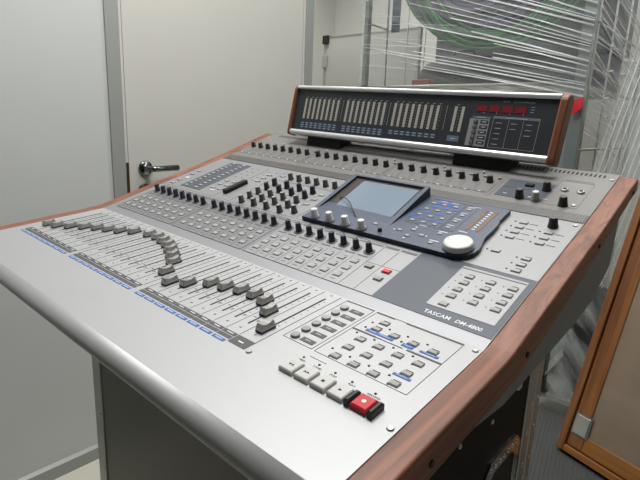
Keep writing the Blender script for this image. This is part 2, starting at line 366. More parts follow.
# --- automation and transport area
ln = MB()
def rect(b, x0, x1, s0, s1, wd=0.0005, M=None):
    b.line((x0, s0), (x1, s0), wd).line((x1, s0), (x1, s1), wd).line((x1, s1), (x0, s1), wd).line((x0, s1), (x0, s0), wd)
rect(ln, 0.6255, 0.6680, -0.1178, -0.0042); rect(ln, 0.6727, 0.7857, -0.1182, -0.0045)
ln.box(0.6257, 0.6678, -0.0055, -0.0035, 0, 0.0005)
ln.build('section_outline', M['inkl'], con, F1)
ln = MB().box(0.6735, 0.6985, -0.0068, -0.0042, 0, 0.0005).box(0.7145, 0.7855, -0.0068, -0.0042, 0, 0.0005).box(0.6735, 0.705, -0.0550, -0.0524, 0, 0.0005).box(0.745, 0.7855, -0.0550, -0.0524, 0, 0.0005)
ln.build('section_title_bar', M['ink'], con, F1)
AS = [-0.1095, -0.0922, -0.0750, -0.0577, -0.0405, -0.0235]
me = MB().lathe([(0.0056, 0), (0.0056, 0.002), (0.0048, 0.003)], n=20).mesh('round_button', M['btnd']); rep('round_button', me, con, F1, [(0.6363, s) for s in AS])
for s in AS:
    MB().box(0.6450, 0.6635, s - 0.0040 + 0.0012, s + 0.0040 + 0.0012, 0, 0.0005).build('label_plate', M['ink'], con, F1)
b = MB()
for s in AS: b.box(0.6505, 0.6580, s + 0.0002, s + 0.0022, 0.0004, 0.0008)
b.build('label_plate_print', M['btnd'], con, F1)
def btn_mesh(name, w, d, h, mt, shade=0.0006):
    return MB().box(-w / 2, w / 2, -d / 2, d / 2, 0, h, c=min(0.0006, h * 0.3)).mesh(name, mt)
def shade_mesh(w, d): return MB().box(-w / 2 - 0.0003, w / 2 + 0.0009, -d / 2 - 0.0012, d / 2 + 0.0003, 0, 0.0006).mesh('button_shade', M['btnb'])  # dark plate offset front and right, standing in for the button's shaded edge
def buttons(name, spots, w, d, h, mt, L=F2, shade=True):
    me = btn_mesh(name, w, d, h, mt); wm = shade_mesh(w, d) if shade else None
    for p in spots:
        o = link(name, me, con, L @ T((p[0], p[1], p[2] if len(p) > 2 else 0)))
        if shade: link('button_shade', wm, o)
BX = [0.6952, 0.7192, 0.7435, 0.7677]; BB = [(0.6952, -0.0225), (0.6952, -0.0388), (0.7192, -0.0388), (0.7435, -0.0390), (0.7677, -0.0393)]
for s in (-0.0685, -0.0898, -0.1113): BB += [(x, s) for x in BX]
buttons('automation_button', BB, 0.0105, 0.0062, 0.0014, M['btnd'], F1)
blu = MB().box(0.6870, 0.7235, -0.0492, -0.0442, 0, 0.0005).box(0.7350, 0.7490, -0.0500, -0.0440, 0, 0.0005).box(0.7565, 0.7780, -0.0482, -0.0444, 0, 0.0005).box(0.7573, 0.7770, -0.0992, -0.0954, 0, 0.0005)
blu.build('blue_legend', M['inkblue'], con, F1)
boxes('blue_legend_print', M['inkpale'], con, [(0.692, 0.700, -0.0473, -0.0462, 0.0005, 0.0008), (0.705, 0.719, -0.0473, -0.0462, 0.0005, 0.0008), (0.738, 0.746, -0.0475, -0.0464, 0.0005, 0.0008), (0.760, 0.774, -0.0468, -0.0459, 0.0005, 0.0008), (0.761, 0.773, -0.0977, -0.0968, 0.0005, 0.0008)], L=F1)
led = MB().lathe([(0.0014, 0), (0.0014, 0.0006), (0.0008, 0.0009)], n=10).mesh('indicator_led', M['brass'])
rep('indicator_led', led, con, F1, [(0.683, -0.0292), (0.6833, -0.043), (0.7073, -0.0297), (0.6833, -0.059), (0.7074, -0.0593), (0.684, -0.1021), (0.7081, -0.1027), (0.7324, -0.103), (0.732, -0.0592), (0.7317, -0.0435), (0.7315, -0.0299), (0.756, -0.0302), (0.7564, -0.0597), (0.7568, -0.1029),
    (0.6728, -0.1343), (0.6941, -0.1342), (0.7151, -0.1343), (0.7365, -0.1349), (0.7636, -0.1349)])
pr = MB()
for x, s in BB: pr.box(x - 0.004, x + 0.005, s + 0.0050, s + 0.0058, 0, 0.0005)
for x, s in BB[5:]: pr.box(x - 0.005, x - 0.0035, s - 0.0055, s - 0.0045, 0, 0.0005)
pr.box(0.703, 0.714, -0.0545, -0.0530, 0, 0.0005).box(0.7150, 0.7400, -0.0545, -0.0535, 0, 0.0005).line((0.6760, -0.1285), (0.6985, -0.1285), 0.0004)
pr.build('button_legend', M['inkl'], con, F1)
TX = [0.6776, 0.6980, 0.7190, 0.7400]
def tri(b, x, y, r, dr, z): b.poly([(x - r * dr, y - r), (x + r * dr, y), (x - r * dr, y + r)][::dr], z, z + 0.0003)
for i, x in enumerate(TX):
    o = MB().box(-0.0088, 0.0088, -0.0095, 0.0095, 0, 0.0052, c=0.0010).build('transport_button', M['btnw'], con, T((x, -0.1570, 0)))
    s = MB()
    if i == 0: tri(s, -0.0022, 0, 0.0016, -1, 0.0051); tri(s, 0.0014, 0, 0.0016, -1, 0.0051)
    elif i == 1: tri(s, -0.0014, 0, 0.0016, 1, 0.0051); tri(s, 0.0022, 0, 0.0016, 1, 0.0051)
    elif i == 2: s.box(-0.0016, 0.0016, -0.0015, 0.0015, 0.0051, 0.0055)
    else: tri(s, 0, 0, 0.0018, 1, 0.0051)
    s.build('symbol', M['blackm'], o)
o = MB().box(-0.0088, 0.0088, -0.0095, 0.0095, 0, 0.0065, c=0.0012).build('record_button', M['red'], con, T((0.7668, -0.1570, 0)))
MB().lathe([(0.0022, 0.0064), (0.0022, 0.0067)], n=16).build('symbol', M['inkw'], o)
for x in (0.7542, 0.7796):
    MB().box(-0.0027, 0.0027, -0.0095, 0.0095, 0, 0.0075, c=0.0015).build('button_guard', M['black'], con, T((x, -0.1575, 0)))
for tx, x in (('REW', 0.6715), ('F FWD', 0.6905), ('STOP', 0.7120), ('PLAY', 0.7350), ('RECORD', 0.7575)):
    text(tx, 0.0036, M['ink'], con, T((x, -0.1405, 0.0002)))
screw = MB().lathe([(0.0034, 0), (0.0034, 0.0008), (0.0026, 0.0014)], n=14).mesh('panel_screw', M['steel'])
rep('panel_screw', screw, con, F1, [(0.8000, -0.1647), (0.8000, -0.0085), (0.6221, -0.1646)])

# --- middle panel print and controls
c0, c1 = 0.0206, 0.1395
for k in range(3):
    x0 = CH[8 * k] - 0.0155; x1 = CH[8 * k + 7] + 0.014
    if k == 2: x1 = 0.6448
    MB().box(x0, x1, c0, c1, 0, 0.0005).build('channel_section_plate', M['chan' if k < 2 else 'light'], con, F2)  # left banks in darker grey, standing in for weaker sheen
ln = MB()
for k in range(3):
    x0 = CH[8 * k] - 0.0155; x1 = CH[8 * k + 7] + 0.014
    rect(ln, x0, x1, c0, c1, 0.0006)
    for j in range(7):
        xx = CH[8 * k + j] + 0.010; ln.line((xx, c0), (xx, 0.0905), 0.0003)
ln.line((0.6152, c0), (0.6152, 0.1305), 0.0006).line((0.5885, 0.0865), (0.6448, 0.0865), 0.0004).line((0.5885, c0), (0.6448, c0), 0.0006)
ln.build('channel_outline', M['ink'], con, F2 @ T((0, 0, 0.0004)))
ls = MB()
for x in CH[:24]: ls.box(x - 0.0095, x + 0.0085, 0.0955, 0.0980, 0, 0.0004)
for x in CH[:24]: ls.box(x - 0.0105, x + 0.0105, 0.1325, 0.1355, 0, 0.0004)
boxes('monitor_label_strip', M['inkl'], con, [(0.5905, 0.6125, 0.1325, 0.1375, 0, 0.0004), (0.6170, 0.6425, 0.1325, 0.1375, 0, 0.0004)], L=F2 @ T((0, 0, 0.0005)))
ls.build('encoder_label_strip', M['inkl'], con, F2 @ T((0, 0, 0.0005)))
lg = MB()
for x in CH[:24]:
    for s in (0.0394, 0.0588, 0.0788): lg.box(x - 0.002, x + 0.004, s + 0.0066, s + 0.0073, 0, 0.0003)
    lg.box(x - 0.006, x + 0.002, 0.0280, 0.0288, 0, 0.0003)
lg.build('channel_legend', M['inkl'], con, F2 @ T((0, 0, 0.0005)))
H5 = 0.0005
buttons('channel_button', [(x - 0.002, s, H5) for x in CH[:24] for s in (0.0394, 0.0588, 0.0788)], 0.0110, 0.0072, 0.0012, M['btn'])
buttons('monitor_button', [(0.6000, 0.0774, H5), (0.6295, 0.0571, H5)], 0.0115, 0.0078, 0.0022, M['btnd'])
buttons('red_button', [(0.6295, 0.0773, H5)], 0.0115, 0.0078, 0.0026, M['redl'])
def knob(name, r, h, mt, cap, mark=True, skirt=None):
    """returns a list of (name, mesh) : body and cap/pointer"""
    body = MB().lathe([(r * 1.12, 0.0), (r * 1.10, h * 0.15), (r, h * 0.25), (r * 0.84, h * 0.94), (r * 0.76, h)], n=20).mesh(name, mt)
    top = MB().lathe([(r * 0.74, h), (r * 0.70, h + 0.0008)], n=20)
    top.box(-0.0005, 0.0005, r * 0.2, r * 0.99, h * 0.3, h + 0.001)
    sub = [('knob_cap', top.mesh('knob_cap', cap))]
    if skirt: sub.append(('knob_skirt', MB().lathe([(r * 1.75, 0), (r * 1.75, 0.0006), (r * 1.5, 0.0010)], n=24).mesh('knob_skirt', skirt)))
    return body, sub
def knobs(name, k, spots, L=F2, **tags):
    for p in spots:
        o = link(name, k[0], con, L @ T((p[0], p[1], p[2] if len(p) > 2 else 0)) @ RZ(random.uniform(-0.8, 0.8)), **tags)
        for n_, me in k[1]: link(n_, me, o)
KN = knob('encoder_knob', 0.0052, 0.0150, M['navy'], M['navy'], skirt=M['inkl'])
knobs('encoder_knob', KN, [(x + 0.0005, 0.1115, H5) for x in CH[:24]])
KG = knob('grey_knob', 0.0056, 0.0142, M['greyk'], M['btnd']); KD = knob('dark_knob', 0.0056, 0.0142, M['navy'], M['navy'])
# equaliser knob field on its light plate
MB().box(-0.0330, 0.4030, 0.1470, 0.3150, 0, 0.0005).build('channel_strip_plate', M['light'], con, F2)
KX = [0.2360, 0.2720, 0.3071, 0.3427]
sh = -0.0050
knobs('grey_knob', KG, [(x, s + sh, H5) for s in (0.1587, 0.1808, 0.2036) for x in KX] + [(0.3705, 0.1687 + sh, H5)] + [(0.2459 + 0.0243 * i, 0.2880 + sh, H5) for i in range(6)])
knobs('dark_knob', KD, [(x, s + sh, H5) for s in (0.2272, 0.2500) for x in KX])
ln = MB()
ln.line((0.1500, 0.150), (0.1500, 0.312), 0.0005).line((0.2050, 0.150), (0.2050, 0.312), 0.0005).line((0.388, 0.150), (0.388, 0.300), 0.0007).line((0.205, 0.268), (0.388, 0.268), 0.0004)
for s in (0.1700, 0.1925, 0.2155, 0.2385): ln.line((0.215, s), (0.365, s), 0.0003)
for x in (0.105, 0.125, 0.160, 0.185):
    for s in (0.245, 0.262, 0.279, 0.296): ln.box(x, x + 0.007, s, s + 0.001, 0, 0.0004)
ln.build('strip_outline', M['inkl'], con, F2 @ T((0, 0, H5)))
buttons('strip_button', [(x, s, H5) for x in (0.110, 0.133) for s in (0.180, 0.200, 0.220)] + [(0.180, 0.246, H5), (0.180, 0.264, H5), (0.180, 0.282, H5), (0.216, 0.288, H5), (0.366, 0.244, H5), (0.366, 0.222, H5), (0.366, 0.200, H5), (-0.013, 0.160, H5), (-0.013, 0.178, H5), (-0.013, 0.215, H5), (-0.013, 0.235, H5)], 0.0105, 0.0058, 0.0016, M['btn'])
wk = MB()
for x in KX:
    for s in (0.1587, 0.1808, 0.2036, 0.2272): wk.lathe([(0.0018, 0), (0.0018, 0.0009)], c=(x + 0.0125, s + 0.011, 0), n=8)
wk.build('knob_lamp', M['inkw'], con, F2 @ T((0, 0, H5)))
MB().box(0.0205, 0.0915, 0.1558, 0.3080, 0, 0.0009).build('keypad_plate', M['slate'], con, F2)
buttons('keypad_key', [(x, 0.1640 + 0.01262 * i, 0.0009) for i in range(12) for x in (0.0350, 0.0706)], 0.0085, 0.0050, 0.0014, M['btn'], shade=False)
lg = MB()
for i in range(12): lg.box(0.047, 0.059, 0.163 + 0.01262 * i, 0.165 + 0.01262 * i, 0, 0.0004)
lg.build('keypad_legend', M['bluek'], con, F2 @ T((0, 0, 0.0009)))
boxes('lit_key', M['btnw'], con, [(-0.011, 0.001, 0.190, 0.199, H5, 0.0016), (0.113, 0.128, 0.1665, 0.172, H5, 0.0016)], L=F2)
MB().box(-0.0055, 0.0055, -0.030, 0.030, H5, 0.0095, c=0.0012).build('card_slot_block', M['blackm'], con, F2 @ T((0.1660, 0.1970, 0)))
# --- slate panel, inset button plate, model lettering
MB().poly([(0.6448, 0.0202), (0.8052, 0.0185), (0.8052, 0.1480), (0.6448, 0.1480)], 0, 0.0006).build('slate_panel', M['slate'], con, F2)
MB().box(0.7120, 0.7985, 0.0407, 0.1395, 0.0006, 0.0011).build('routing_plate', M['light'], con, F2)
ln = MB().box(0.7125, 0.7975, 0.1335, 0.1355, 0, 0.0004); ln.build('routing_title_bar', M['inkl'], con, F2 @ T((0, 0, 0.0010)))
SL = [0.1177, 0.1018, 0.0847, 0.0685]
buttons('routing_button', [(x, s, 0.0011) for x in (0.7309, 0.7592, 0.7873) for s in SL] + [(0.7309, 0.0495, 0.0011)], 0.0105, 0.0066, 0.0014, M['btnd'])
lg = MB()
for x in (0.7309, 0.7592, 0.7873):
    for s in SL: lg.box(x - 0.003, x + 0.005, s + 0.0052, s + 0.0060, 0, 0.0004); lg.box(x - 0.0125, x - 0.011, s - 0.001, s + 0.0005, 0, 0.0004)
lg.build('routing_legend', M['inkl'], con, F2 @ T((0, 0, 0.0010)))
text('TASCAM', 0.0095, M['inkw'], con, F2 @ T((0.7175, 0.0248, 0.0006)), 'maker_lettering', sx=0.93, bold=0.00008)
text('DM-4800', 0.0088, M['inkw'], con, F2 @ T((0.7576, 0.0248, 0.0006)), 'model_lettering', sx=0.96, italic=0.15, bold=0.00012)
# --- light right-hand area behind
MB().box(0.6448, 0.8052, 0.1488, 0.3215, 0, 0.0005).build('monitor_plate', M['light'], con, F2)
UR = [(0.7313, 0.2917), (0.7313, 0.2752), (0.7313, 0.2582), (0.7313, 0.2410), (0.7733, 0.2752), (0.7733, 0.2575), (0.7733, 0.2407), (0.7737, 0.1926), (0.7737, 0.1758), (0.7737, 0.1595), (0.7306, 0.1958)]
buttons('monitor_button', [(x, s, H5) for x, s in UR], 0.0112, 0.0062, 0.0016, M['light'])
rep('indicator_led', MB().lathe([(0.0013, 0), (0.0013, 0.0008)], n=10).mesh('indicator_led', M['ink']), con, F2, [(x - 0.0125, s, H5) for x, s in UR])
lg = MB()
for x, s in UR[:7]: lg.box(x + 0.009, x + 0.021, s - 0.0005, s + 0.0006, 0, 0.0004)
for x, s in UR[7:10]: lg.box(x - 0.003, x + 0.006, s + 0.0054, s + 0.0062, 0, 0.0004)
lg.build('monitor_legend', M['inkl'], con, F2 @ T((0, 0, H5)))
KB = knob('level_knob', 0.0068, 0.0150, M['char'], M['greyk'])
knobs('level_knob', KB, [(0.7716, 0.2970, H5)])
rep('panel_screw', screw, con, F2, [(0.7976, 0.3130, H5)])
# --- display module
mod = bpy.data.objects.new('display_module', None)
HM = 0.008
out = [(0.4053, 0.1475), (0.6770, 0.1470), (0.6900, 0.1482), (0.7010, 0.1512), (0.7085, 0.1570), (0.7130, 0.1650), (0.7147, 0.1760), (0.7135, 0.1870), (0.7100, 0.1990),
       (0.7075, 0.2120), (0.7075, 0.2400), (0.7060, 0.2620), (0.7030, 0.2700), (0.7028, 0.3110), (0.4053, 0.3110)]
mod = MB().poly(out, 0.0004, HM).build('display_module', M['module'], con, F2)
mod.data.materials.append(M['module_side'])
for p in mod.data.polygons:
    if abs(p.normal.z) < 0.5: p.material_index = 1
def sub(name, mb, mt, L=I4): return mb.build(name, mt, mod, L)
# wedge that carries the screen: profile along s, raised at the rear
WS0, WS1, WH = 0.184, 0.3085, 0.0175
WX0, WX1 = 0.4000, 0.5630
ang = math.atan2(WH, WS1 - WS0); Lw = math.hypot(WH, WS1 - WS0)
W = T((0, WS0, HM)) @ RX(ang)
w_ = MB()
hole = (0.4085, 0.5550, 0.004, Lw - 0.004)
w_.prism([(WS0, HM - 0.004), (WS1, HM - 0.004), (WS1, HM + WH), (WS0, HM)], WX0, hole[0]).prism([(WS0, HM - 0.004), (WS1, HM - 0.004), (WS1, HM + WH), (WS0, HM)], hole[1], WX1)
w_.box(hole[0], hole[1], 0, hole[2], -0.002, 0, M=W).box(hole[0], hole[1], hole[3], Lw, -0.012, 0, M=W)
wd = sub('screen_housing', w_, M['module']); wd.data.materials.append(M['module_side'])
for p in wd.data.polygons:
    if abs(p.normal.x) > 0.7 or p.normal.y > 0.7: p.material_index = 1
sub('screen_bezel', MB().box(hole[0], hole[1], hole[2], hole[3], -0.0085, -0.0045, M=W), M['bezel'])
sub('screen', MB().box(0.4300, 0.5480, 0.006, Lw - 0.011, -0.0045, -0.0038, M=W), M['lcd'])
sub('stylus_cord', MB().tube([W @ Vector(p) for p in [(0.4180, 0.052, -0.006), (0.4270, 0.046, 0.000), (0.4445, 0.041, 0.003), (0.4600, 0.031, 0.004), (0.4740, 0.019, 0.003), (0.4950, 0.000, 0.001)]], 0.0009, 8), M['black'])
wkb = MB().lathe([(0.0078, 0), (0.0078, 0.002), (0.0062, 0.0045), (0.0058, 0.0145), (0.0050, 0.0155)], n=24).mesh('soft_knob', M['whitek'])
bs = MB().lathe([(0.0092, 0), (0.0092, 0.0006)], n=24).mesh('knob_ring', M['module_side'])
for x in (0.4296, 0.4623, 0.4957, 0.5290):
    link('soft_knob', wkb, mod, T((x, 0.1550, HM))); link('knob_ring', bs, mod, T((x, 0.1550, HM)))
mk = btn_mesh('module_key', 0.0075, 0.0050, 0.0012, M['btn'])
for x, s in [(0.5392, 0.1788), (0.5852, 0.1783), (0.605, 0.1677), (0.6046, 0.1879), (0.6242, 0.1774), (0.6472, 0.1635), (0.6456, 0.1938)] + [(x, s) for s in (0.2850, 0.2616, 0.2388, 0.2162) for x in (0.5838, 0.6033, 0.6238, 0.6465)]:
    link('module_key', mk, mod, T((x, s, HM)))
dk = MB()
for x, s in [(0.5769, 0.1758), (0.6053, 0.1582), (0.604, 0.1961), (0.6323, 0.1771)]: dk.lathe([(0.0016, 0), (0.0016, 0.0008)], c=(x, s, HM), n=10)
for x, s in [(0.6420, 0.1700), (0.6400, 0.2000), (0.6650, 0.2130)]: dk.box(x, x + 0.014, s, s + 0.0016, HM, HM + 0.0003)
for s in (0.2245, 0.2470, 0.2695, 0.2935): dk.box(0.640, 0.652, s, s + 0.0012, HM, HM + 0.0003)
for x, s in ((0.6035, 0.2050), (0.5900, 0.2960), (0.6100, 0.2965), (0.648, 0.2975)): dk.box(x, x + 0.013, s, s + 0.0012, HM, HM + 0.0003)
for i in range(9): dk.box(0.6790, 0.6835, 0.2260 + 0.0078 * i, 0.2285 + 0.0078 * i, HM, HM + 0.0003)
sub('white_legend', dk, M['inkw'])
bl = MB()
for x in (0.590, 0.6095):
    for s in (0.2280, 0.2505, 0.2735, 0.2910): bl.box(x - 0.004, x + 0.007, s - 0.0022, s + 0.0022, HM, HM + 0.0004)
for x, s in ((0.5765, 0.2330), (0.5765, 0.2270), (0.630, 0.2250), (0.630, 0.2730), (0.5765, 0.2560), (0.6145, 0.2850), (0.5940, 0.2850)): bl.box(x - 0.006, x + 0.005, s - 0.0015, s + 0.0015, HM, HM + 0.0004)
sub('blue_legend', bl, M['inkblue'])
ol = MB()
def rect2(b, x0, x1, s0, s1, wd):
    for a, c in (((x0, s0), (x1, s0)), ((x1, s0), (x1, s1)), ((x1, s1), (x0, s1)), ((x0, s1), (x0, s0))): b.line(a, c, wd)
rect2(ol, 0.5745, 0.6345, 0.2075, 0.3010, 0.0005); rect2(ol, 0.6375, 0.6580, 0.2075, 0.3010, 0.0005)
sub('key_outline', ol, M['ink'], T((0, 0, HM)))
for x in (0.6730, 0.6893):
    l = sub('level_meter', MB().box(x - 0.0022, x + 0.0022, 0.2225, 0.2890, HM, HM + 0.0005), M['amber'])
    MB().box(x - 0.0022, x + 0.0022, 0.2892, 0.2945, HM, HM + 0.0006).build('clip_lamp', M['redw'], l)
    b = MB()
    for i in range(16): b.box(x - 0.0023, x + 0.0023, 0.2262 + 0.0041 * i, 0.2268 + 0.0041 * i, HM, HM + 0.0006)
    b.build('segment_gap', M['brass'], l)
MB().lathe([(0.0035, 0), (0.0035, 0.0035), (0.002, 0.005)], n=14).build('contrast_knob', M['blackm'], mod, T((0.5598, 0.1612, HM)))
jg = MB().lathe([(0.0206, 0.0), (0.0206, 0.0080), (0.0198, 0.0096), (0.0175, 0.0103), (0.0130, 0.0101)], n=56).build('jog_wheel', M['whitek'], mod, T((0.6878, 0.1695, HM)))
MB().lathe([(0.0225, 0.0), (0.0225, 0.0012)], n=40).build('wheel_ring', M['module_side'], jg)
MB().lathe([(0.0046, 0.0), (0.0044, 0.0005), (0.0030, 0.0002)], n=24).build('finger_dimple', M['steel'], jg, T((-0.0125, 0.0040, 0.0100)))

# --- vent strip
MB().box(XL, XR, 0.0005, 0.0268, -0.001, 0.0004).build('vent_strip', M['inkl'], con, F3)
rb = MB(); n = 226
for i in range(n):
    x = XL + 0.002 + (XR - XL - 0.004) * i / n; rb.box(x, x + 0.0020, 0.0010, 0.0262, 0.0003, 0.0014)
rb.build('vent_ribs', M['deck3'], con, F3)
# --- rear panel controls
RXS = [-0.0163, 0.0107, 0.0378, 0.0648, 0.0919, 0.1189, 0.146, 0.173, 0.2078, 0.2349, 0.2619, 0.289, 0.316, 0.3431, 0.3701, 0.3972, 0.432, 0.459, 0.4861, 0.5131, 0.5402, 0.5672, 0.5943, 0.6213]
KT = knob('trim_knob', 0.0058, 0.0125, M['char'], M['greyk'])
knobs('trim_knob', KT, [(x + 0.001, 0.0895, 0) for x in RXS], F3)
sw = MB().box(-0.0030, 0.0030, -0.0015, 0.0015, 0, 0.0030).mesh('pad_switch', M['btnd']); rep('pad_switch', sw, con, F3, [(x + 0.012, 0.1060) for x in RXS])
sw2 = MB().lathe([(0.0026, 0), (0.0026, 0.002), (0.0018, 0.004)], n=12).mesh('phantom_switch', M['btnw']); rep('phantom_switch', sw2, con, F3, [(RXS[i] + 0.002, 0.1210) for i in (3, 8, 11, 15, 19, 22)])
ln = MB()
for k in range(3):
    a, b2 = RXS[8 * k] - 0.0150, RXS[8 * k + 7] + 0.0150
    ln.line((a, 0.036), (a, 0.125), 0.0005).line((b2, 0.036), (b2, 0.125), 0.0005)
for x in RXS: ln.line((x + 0.0135, 0.056), (x + 0.0135, 0.080), 0.0003)
ln.line((0.642, 0.036), (0.642, 0.125), 0.0005)
rect(ln, 0.7300, 0.7820, 0.042, 0.1350, 0.0005)
ln.build('rear_outline', M['inkl'], con, F3)
rl = MB()
for x in RXS: rl.box(x - 0.0115, x + 0.0115, 0.0465, 0.0515, 0, 0.0004)
rl.build('input_label_strip', M['inkl'], con, F3)
rw = MB()
for x in RXS: rw.box(x - 0.0025, x + 0.0025, 0.0480, 0.0498, 0, 0.0006)
for x in (0.661, 0.703, 0.728): rw.box(x, x + 0.006, 0.055, 0.0565, 0.0006, 0.0011)
rw.build('input_numbers', M['inkw'], con, F3)
MB().box(0.6497, 0.7280, 0.0460, 0.1140, 0, 0.0006).build('talkback_plate', M['slate'], con, F3)
ln = MB().line((0.6500, 0.080), (0.7280, 0.084), 0.0005, 0.0004).line((0.702, 0.046), (0.702, 0.082), 0.0005, 0.0004)
ln.build('talkback_outline', M['inkl'], con, F3 @ T((0, 0, 0.0006)))
knobs('talkback_knob', KB, [(0.6915, 0.0490, 0.0006), (0.7205, 0.0900, 0.0006)], F3)
KW = knob('white_level_knob', 0.0068, 0.0145, M['btn'], M['whitek']); knobs('white_level_knob', KW, [(0.7177, 0.0490, 0.0006)], F3)
knobs('level_knob', KB, [(0.7606, 0.0470)], F3)
MB().box(-0.007, 0.007, -0.004, 0.004, 0, 0.0035, c=0.0008).build('talkback_button', M['blackm'], con, F3 @ T((0.6906, 0.0957, 0.0006)))
for x in (0.7462, 0.7711):
    o = MB().lathe([(0.0066, 0), (0.0066, 0.0012), (0.0050, 0.0035), (0.0044, 0.0035)], n=6).build('headphone_jack', M['steel'], con, F3 @ T((x, 0.0990, 0)))
    MB().lathe([(0.0030, 0.0035), (0.0030, 0.0040)], n=16).build('socket', M['blackm'], o)
rep('panel_screw', screw, con, F3, [(0.7750, 0.0520), (0.7999, 0.1606), (-0.030, 0.155)])
vs_ = MB()
for i in range(110):
    x = 0.7862 - 0.0072 * i
    if x > -0.02: vs_.box(x - 0.0014, x + 0.0014, 0.1665, 0.1770, 0, 0.0004)
vs_.build('cooling_slots', M['blackm'], con, F3)
MB().box(0.676, 0.690, 0.1300, 0.1313, 0, 0.0004).box(0.735, 0.778, 0.1400, 0.1410, 0, 0.0004).build('rear_legend', M['inkl'], con, F3)

# ------------------------------------------------------------------ meter bridge
BH = 0.0977; bang = math.atan2(0.2212087 - 0.1282428, 0.4844063 - 0.4543760)
BR = CW @ T((0.0754935, 0.4543760, 0.1282428)) @ RX(bang)     # x along, y up the face, z out of the face
BW = 0.6240
br = thing('meter_bridge', 'long dark meter bridge with silver rails, on the rear of the console', 'meter bridge', BR)
BI = BR.inverted()
MB().box(0, BW, 0, BH, -0.024, 0).build('housing', M['bridge'], br)
def rail(y0, y1):
    pr_ = []; ym = (y0 + y1) / 2; r = abs(y1 - y0) / 2
    for i in range(9):
        a = -math.pi / 2 + math.pi * i / 8; pr_.append((ym + r * math.sin(a), 0.001 + 0.005 * math.cos(a)))
    pr_ += [(y1, -0.022), (y0, -0.022)]
    return pr_
for y0, y1 in ((-0.0125, 0.0), (BH, BH + 0.0095)):
    o = MB().prism(list(reversed(rail(y0, y1))), 0, BW, smooth=False).build('silver_rail', M['light'], br, bevel=0)
    o.data.materials[0] = M['silver']
capp = [(-0.0150, 0.002), (-0.0125, 0.0065), (-0.004, 0.0075), (0.096, 0.0075), (0.1040, 0.0050), (0.1090, -0.0030), (0.1090, -0.018), (0.100, -0.026), (-0.006, -0.026), (-0.0150, -0.020)]
for x0, x1 in ((-0.0085, 0.0), (BW, BW + 0.0140)):
    MB().prism(list(reversed(capp)) if False else capp[::-1], x0, x1).build('wooden_end_cap', M['wood'], br, bevel=0.003)
MX = [0.0333 + 0.01454 * i for i in range(8)] + [0.1636 + 0.01456 * i for i in range(8)] + [0.2932 + 0.01452 * i for i in range(8)] + [0.4336, 0.4489]
me = MB().box(-0.0030, 0.0030, 0.0278, 0.0768, 0, 0.0006).mesh('meter_column', M['meter']); rep('meter_column', me, br, I4, [(x, 0, 0) for x in MX])
mk_ = MB()
for k, x in enumerate(MX):
    if k == 25: continue
    for j in range(9): mk_.box(x + 0.0062, x + 0.0082, 0.0305 + 0.0054 * j, 0.0312 + 0.0054 * j, 0, 0.0004)
    mk_.box(x + 0.001, x + 0.006, 0.0795, 0.0805, 0, 0.0004)
mk_.build('meter_scale', M['meter'], br)
ln = MB()
for x in (0.1500, 0.2800, 0.4142): ln.line((x, 0.0285), (x, 0.0780), 0.0006)
rect2(ln, 0.5130, 0.5972, 0.0052, 0.0620, 0.0006); ln.line((0.5425, 0.0052), (0.5425, 0.0570), 0.0005).line((0.5693, 0.0052), (0.5693, 0.0570), 0.0005)
ln.build('face_outline', M['meter'], br)
bk = MB()
for g, n_, rows in ((0.0335, 8, 3), (0.1638, 8, 3), (0.2934, 8, 2)):
    for i in range(n_):
        for r in range(rows): x = g + 0.01454 * i; y = 0.0178 - 0.0050 * r; bk.box(x - 0.0055, x + 0.0055, y - 0.0019, y + 0.0015, 0, 0.0004)
bk.box(0.4275, 0.4522, 0.0086, 0.0200, 0, 0.0004).box(0.4715, 0.5080, 0.0570, 0.0605, 0, 0.0004).box(0.5133, 0.5969, 0.0580, 0.0618, 0, 0.0003)
bk.build('blue_label_field', M['bluek'], br)
pl = MB()
for g, n_, rows in ((0.0335, 8, 3), (0.1638, 8, 3), (0.2934, 8, 2)):
    for i in range(n_):
        for r in range(rows): x = g + 0.01454 * i; y = 0.0178 - 0.0050 * r; pl.box(x - 0.003, x + 0.003, y - 0.0006, y + 0.0004, 0.0003, 0.0007)
pl.box(0.435, 0.445, 0.0137, 0.0150, 0.0003, 0.0007).box(0.535, 0.575, 0.0596, 0.0603, 0.0003, 0.0006).box(0.480, 0.498, 0.0583, 0.0592, 0.0003, 0.0007)
for x0, rows in ((0.5190, 5), (0.5470, 2), (0.5745, 3)):
    for r in range(rows): pl.box(x0, x0 + 0.011, 0.0500 - 0.0098 * r, 0.0508 - 0.0098 * r, 0, 0.0004)
for r in range(3): pl.box(0.577, 0.583, 0.0815 - 0.0045 * r, 0.0822 - 0.0045 * r, 0, 0.0004)
for x in (0.491, 0.5155, 0.540, 0.565): pl.box(x, x + 0.0015, 0.0670, 0.0685, 0, 0.0004)
pl.build('pale_face_print', M['inkpale'], br)
for x in (0.4775, 0.5020, 0.5265, 0.5510):
    MB().box(x, x + 0.0190, 0.0700, 0.0818, 0, 0.0008).build('red_display_window', M['redw'], br)
MB().box(0.4672, 0.5065, 0.0042, 0.0558, 0, 0.0006).build('selector_plate', M['light'], br)
for r in range(5):
    y = 0.0505 - 0.00985 * r
    MB().box(-0.0038, 0.0038, -0.0030, 0.0030, 0, 0.0030, c=0.0006).build('selector_button', M['btnb'], br, T((0.4797, y, 0.0006)))
    MB().box(-0.0078, 0.0078, -0.0030, 0.0030, 0, 0.0004).build('selector_label', M['bridge'], br, T((0.4968, y, 0.0006)))
b = MB()
for r in range(5): b.box(0.4925, 0.5010, 0.0500 - 0.00985 * r, 0.0509 - 0.00985 * r, 0.0009, 0.0013)
b.build('selector_print', M['inkw'], br)
